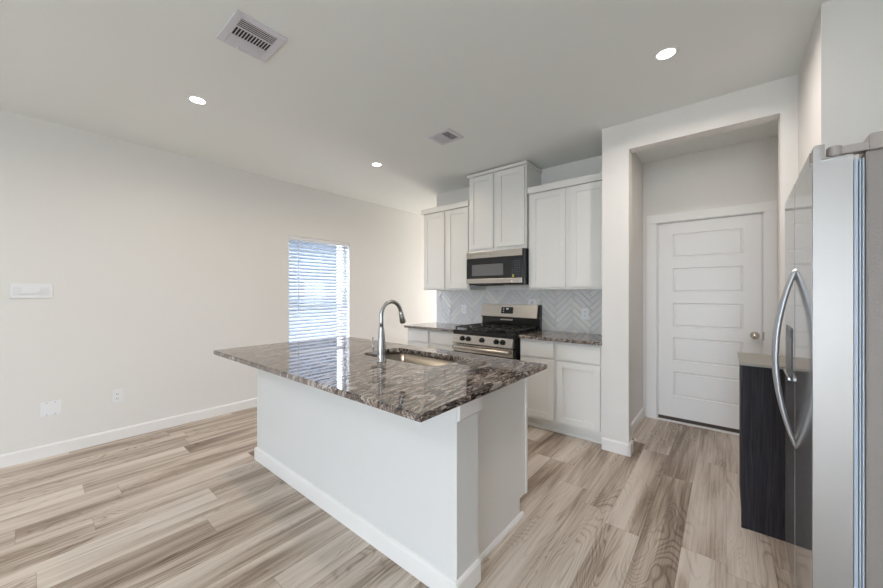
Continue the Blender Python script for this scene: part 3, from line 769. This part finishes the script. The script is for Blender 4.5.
part(MB().tube([(FX - .077, FY, .962), (FX - .078, FY, .995), (FX - .082, FY, 1.058)], [.0048, .0042, .0055], 10, up=(0, 1, 0)), 'lever', M['chrome'], hb)

# ------------------------------------------------------------------ refrigerator
FR = thing('refrigerator', 'tall stainless side-by-side refrigerator with bowed handles, at the right edge', 'refrigerator', (.205, 1.548, 0), rz=R(-1.5))
def fpart(mb, name, m, par=None): return mb.build(name, m, par or FR)
ZT = 1.745
fpart(MB().box(.105, .74, .004, .896, .03, 1.752, .006), 'cabinet', M['fridge_side'])
seam = .465
def fdoor(y0, y1, name):
    mb = MB(); poly = [(.0, y0 + .003), (.0, y1 - .003)]
    # gently rounded front corners
    pl = [(.082, y0), (.010, y0), (.004, y0 + .002), (0, y0 + .008), (0, y1 - .008), (.004, y1 - .002), (.010, y1), (.082, y1)]
    mb.prism(pl, 'z', .09, ZT)
    return fpart(mb, name, M['fridge'])
d1 = fdoor(0.0, seam - .003, 'door'); d2 = fdoor(seam + .003, .90, 'door')
fpart(MB().prism([(.0015, ZT + .0005), (.0015, 1.788), (.008, 1.792), (.026, 1.792), (.026, ZT + .012), (.034, ZT + .004), (.082, ZT + .004), (.082, ZT + .0005)], 'y', -.0016, .055, .001), 'top_cap', M['hinge'], d1)
fpart(MB().box(.0, .026, .056, seam - .004, ZT, 1.790, .003), 'top_lip', M['fridge'], d1)
fpart(MB().box(.0, .026, seam + .004, .900, ZT, 1.790, .003), 'top_lip', M['fridge'], d2)
fpart(MB().prism([(.001, .092), (.001, 1.786), (.016, 1.786), (.018, ZT - .002), (.024, ZT - .008), (.081, ZT - .003), (.081, .092)], 'y', -.0028, -.0012), 'edge_panel', M['fridge_edge'], d1)
gk = MB()
for x0_, x1_ in ((.084, .092), (.094, .098), (.100, .104)): gk.box(x0_, x1_, .004, .45, .095, ZT - .012, .001)
fpart(gk, 'gasket', M['gasket'], d1)
fpart(MB().box(.084, .104, .47, .896, .095, ZT - .012, .002), 'gasket', M['gasket'], d2)
fpart(MB().box(.0825, .1045, .010, .890, .095, ZT - .02), 'door_liner', M['rubber'])
# hinges
hg = fpart(MB().cyl((.048, .020, ZT + .008), (.048, .020, ZT + .038), .017, bev=.003), 'hinge', M['hinge'])
fpart(MB().prism([(.060, .008), (.20, .002), (.20, .075), (.060, .034)], 'z', ZT + .010, ZT + .034, .002), 'hinge_arm', M['hinge'], hg)
fpart(MB().box(.112, .30, .002, .12, 1.752, 1.800, .006), 'hinge_cover', M['hinge'], hg)
fpart(MB().cyl((.048, .020, ZT + .004), (.056, .026, ZT + .010), .012), 'hinge_pin', M['plastic'], hg)
hg2 = fpart(MB().cyl((.056, .874, ZT + .008), (.056, .874, ZT + .044), .021, bev=.003), 'hinge', M['hinge'])
fpart(MB().prism([(.070, .894), (.20, .898), (.20, .825), (.070, .854)], 'z', ZT + .012, ZT + .040, .002), 'hinge_arm', M['hinge'], hg2)
fpart(MB().box(.112, .30, .78, .898, 1.752, 1.800, .006), 'hinge_cover', M['hinge'], hg2)
# bowed handles
for yh, dd_ in ((seam - .034, d1), (seam + .034, d2)):
    pts = []; rad = []
    for i in range(41):
        t_ = i / 40; z = .715 + .72 * t_; bow = math.sin(PI * t_) ** .8 if 0 < t_ < 1 else 0
        pts.append((.004 - .062 * bow, yh, z)); rad.append(.0095 + .0035 * bow)
    fpart(MB().tube(pts, rad, 16, flat=.75, up=(0, 1, 0)), 'handle', M['satin'], dd_)
# dispenser
dsp = fpart(MB().box(-.003, .0005, .560, .800, .955, 1.185, .001), 'dispenser', M['dispgrey'], d2)
fpart(MB().box(-.0045, -.003, .575, .785, 1.14, 1.175), 'dispenser_controls', M['key'], dsp)
fpart(MB().box(-.014, -.0025, .570, .790, .955, .972, .003), 'drip_tray', M['chrome'], dsp)
# base grille and feet
fpart(MB().box(.045, .10, .01, .89, .02, .085, .003), 'base_grille', M['rubber'])
for fy in (.08, .82):
    for fx in (.14, .68): fpart(MB().cyl((fx, fy, 0), (fx, fy, .032), .02), 'foot', M['rubber'])

# ------------------------------------------------------------------ small dark cabinet beyond the refrigerator
dc = thing('low_cabinet', 'narrow charcoal woodgrain cabinet with beige top, behind the refrigerator', 'cabinet', (.2, 2.85, 0))
part(MB().box(.085, XC - .004, 2.604, 3.035, .0, .925), 'body', M['darkwood'], dc)
part(MB().box(.068, .084, 2.606, 2.818, .06, .915, .0015).box(.068, .084, 2.822, 3.035, .06, .915, .0015), 'door', M['darkwood'], dc)
part(MB().box(.066, .090, 2.600, 2.606, .0, .925), 'edge_strip', M['darkwood'], dc)
tag(MB().box(.060, XC - .003, 2.596, 3.040, .926, .941, .002).build('countertop', M['stone']), 'thin beige top on the charcoal cabinet', 'countertop')
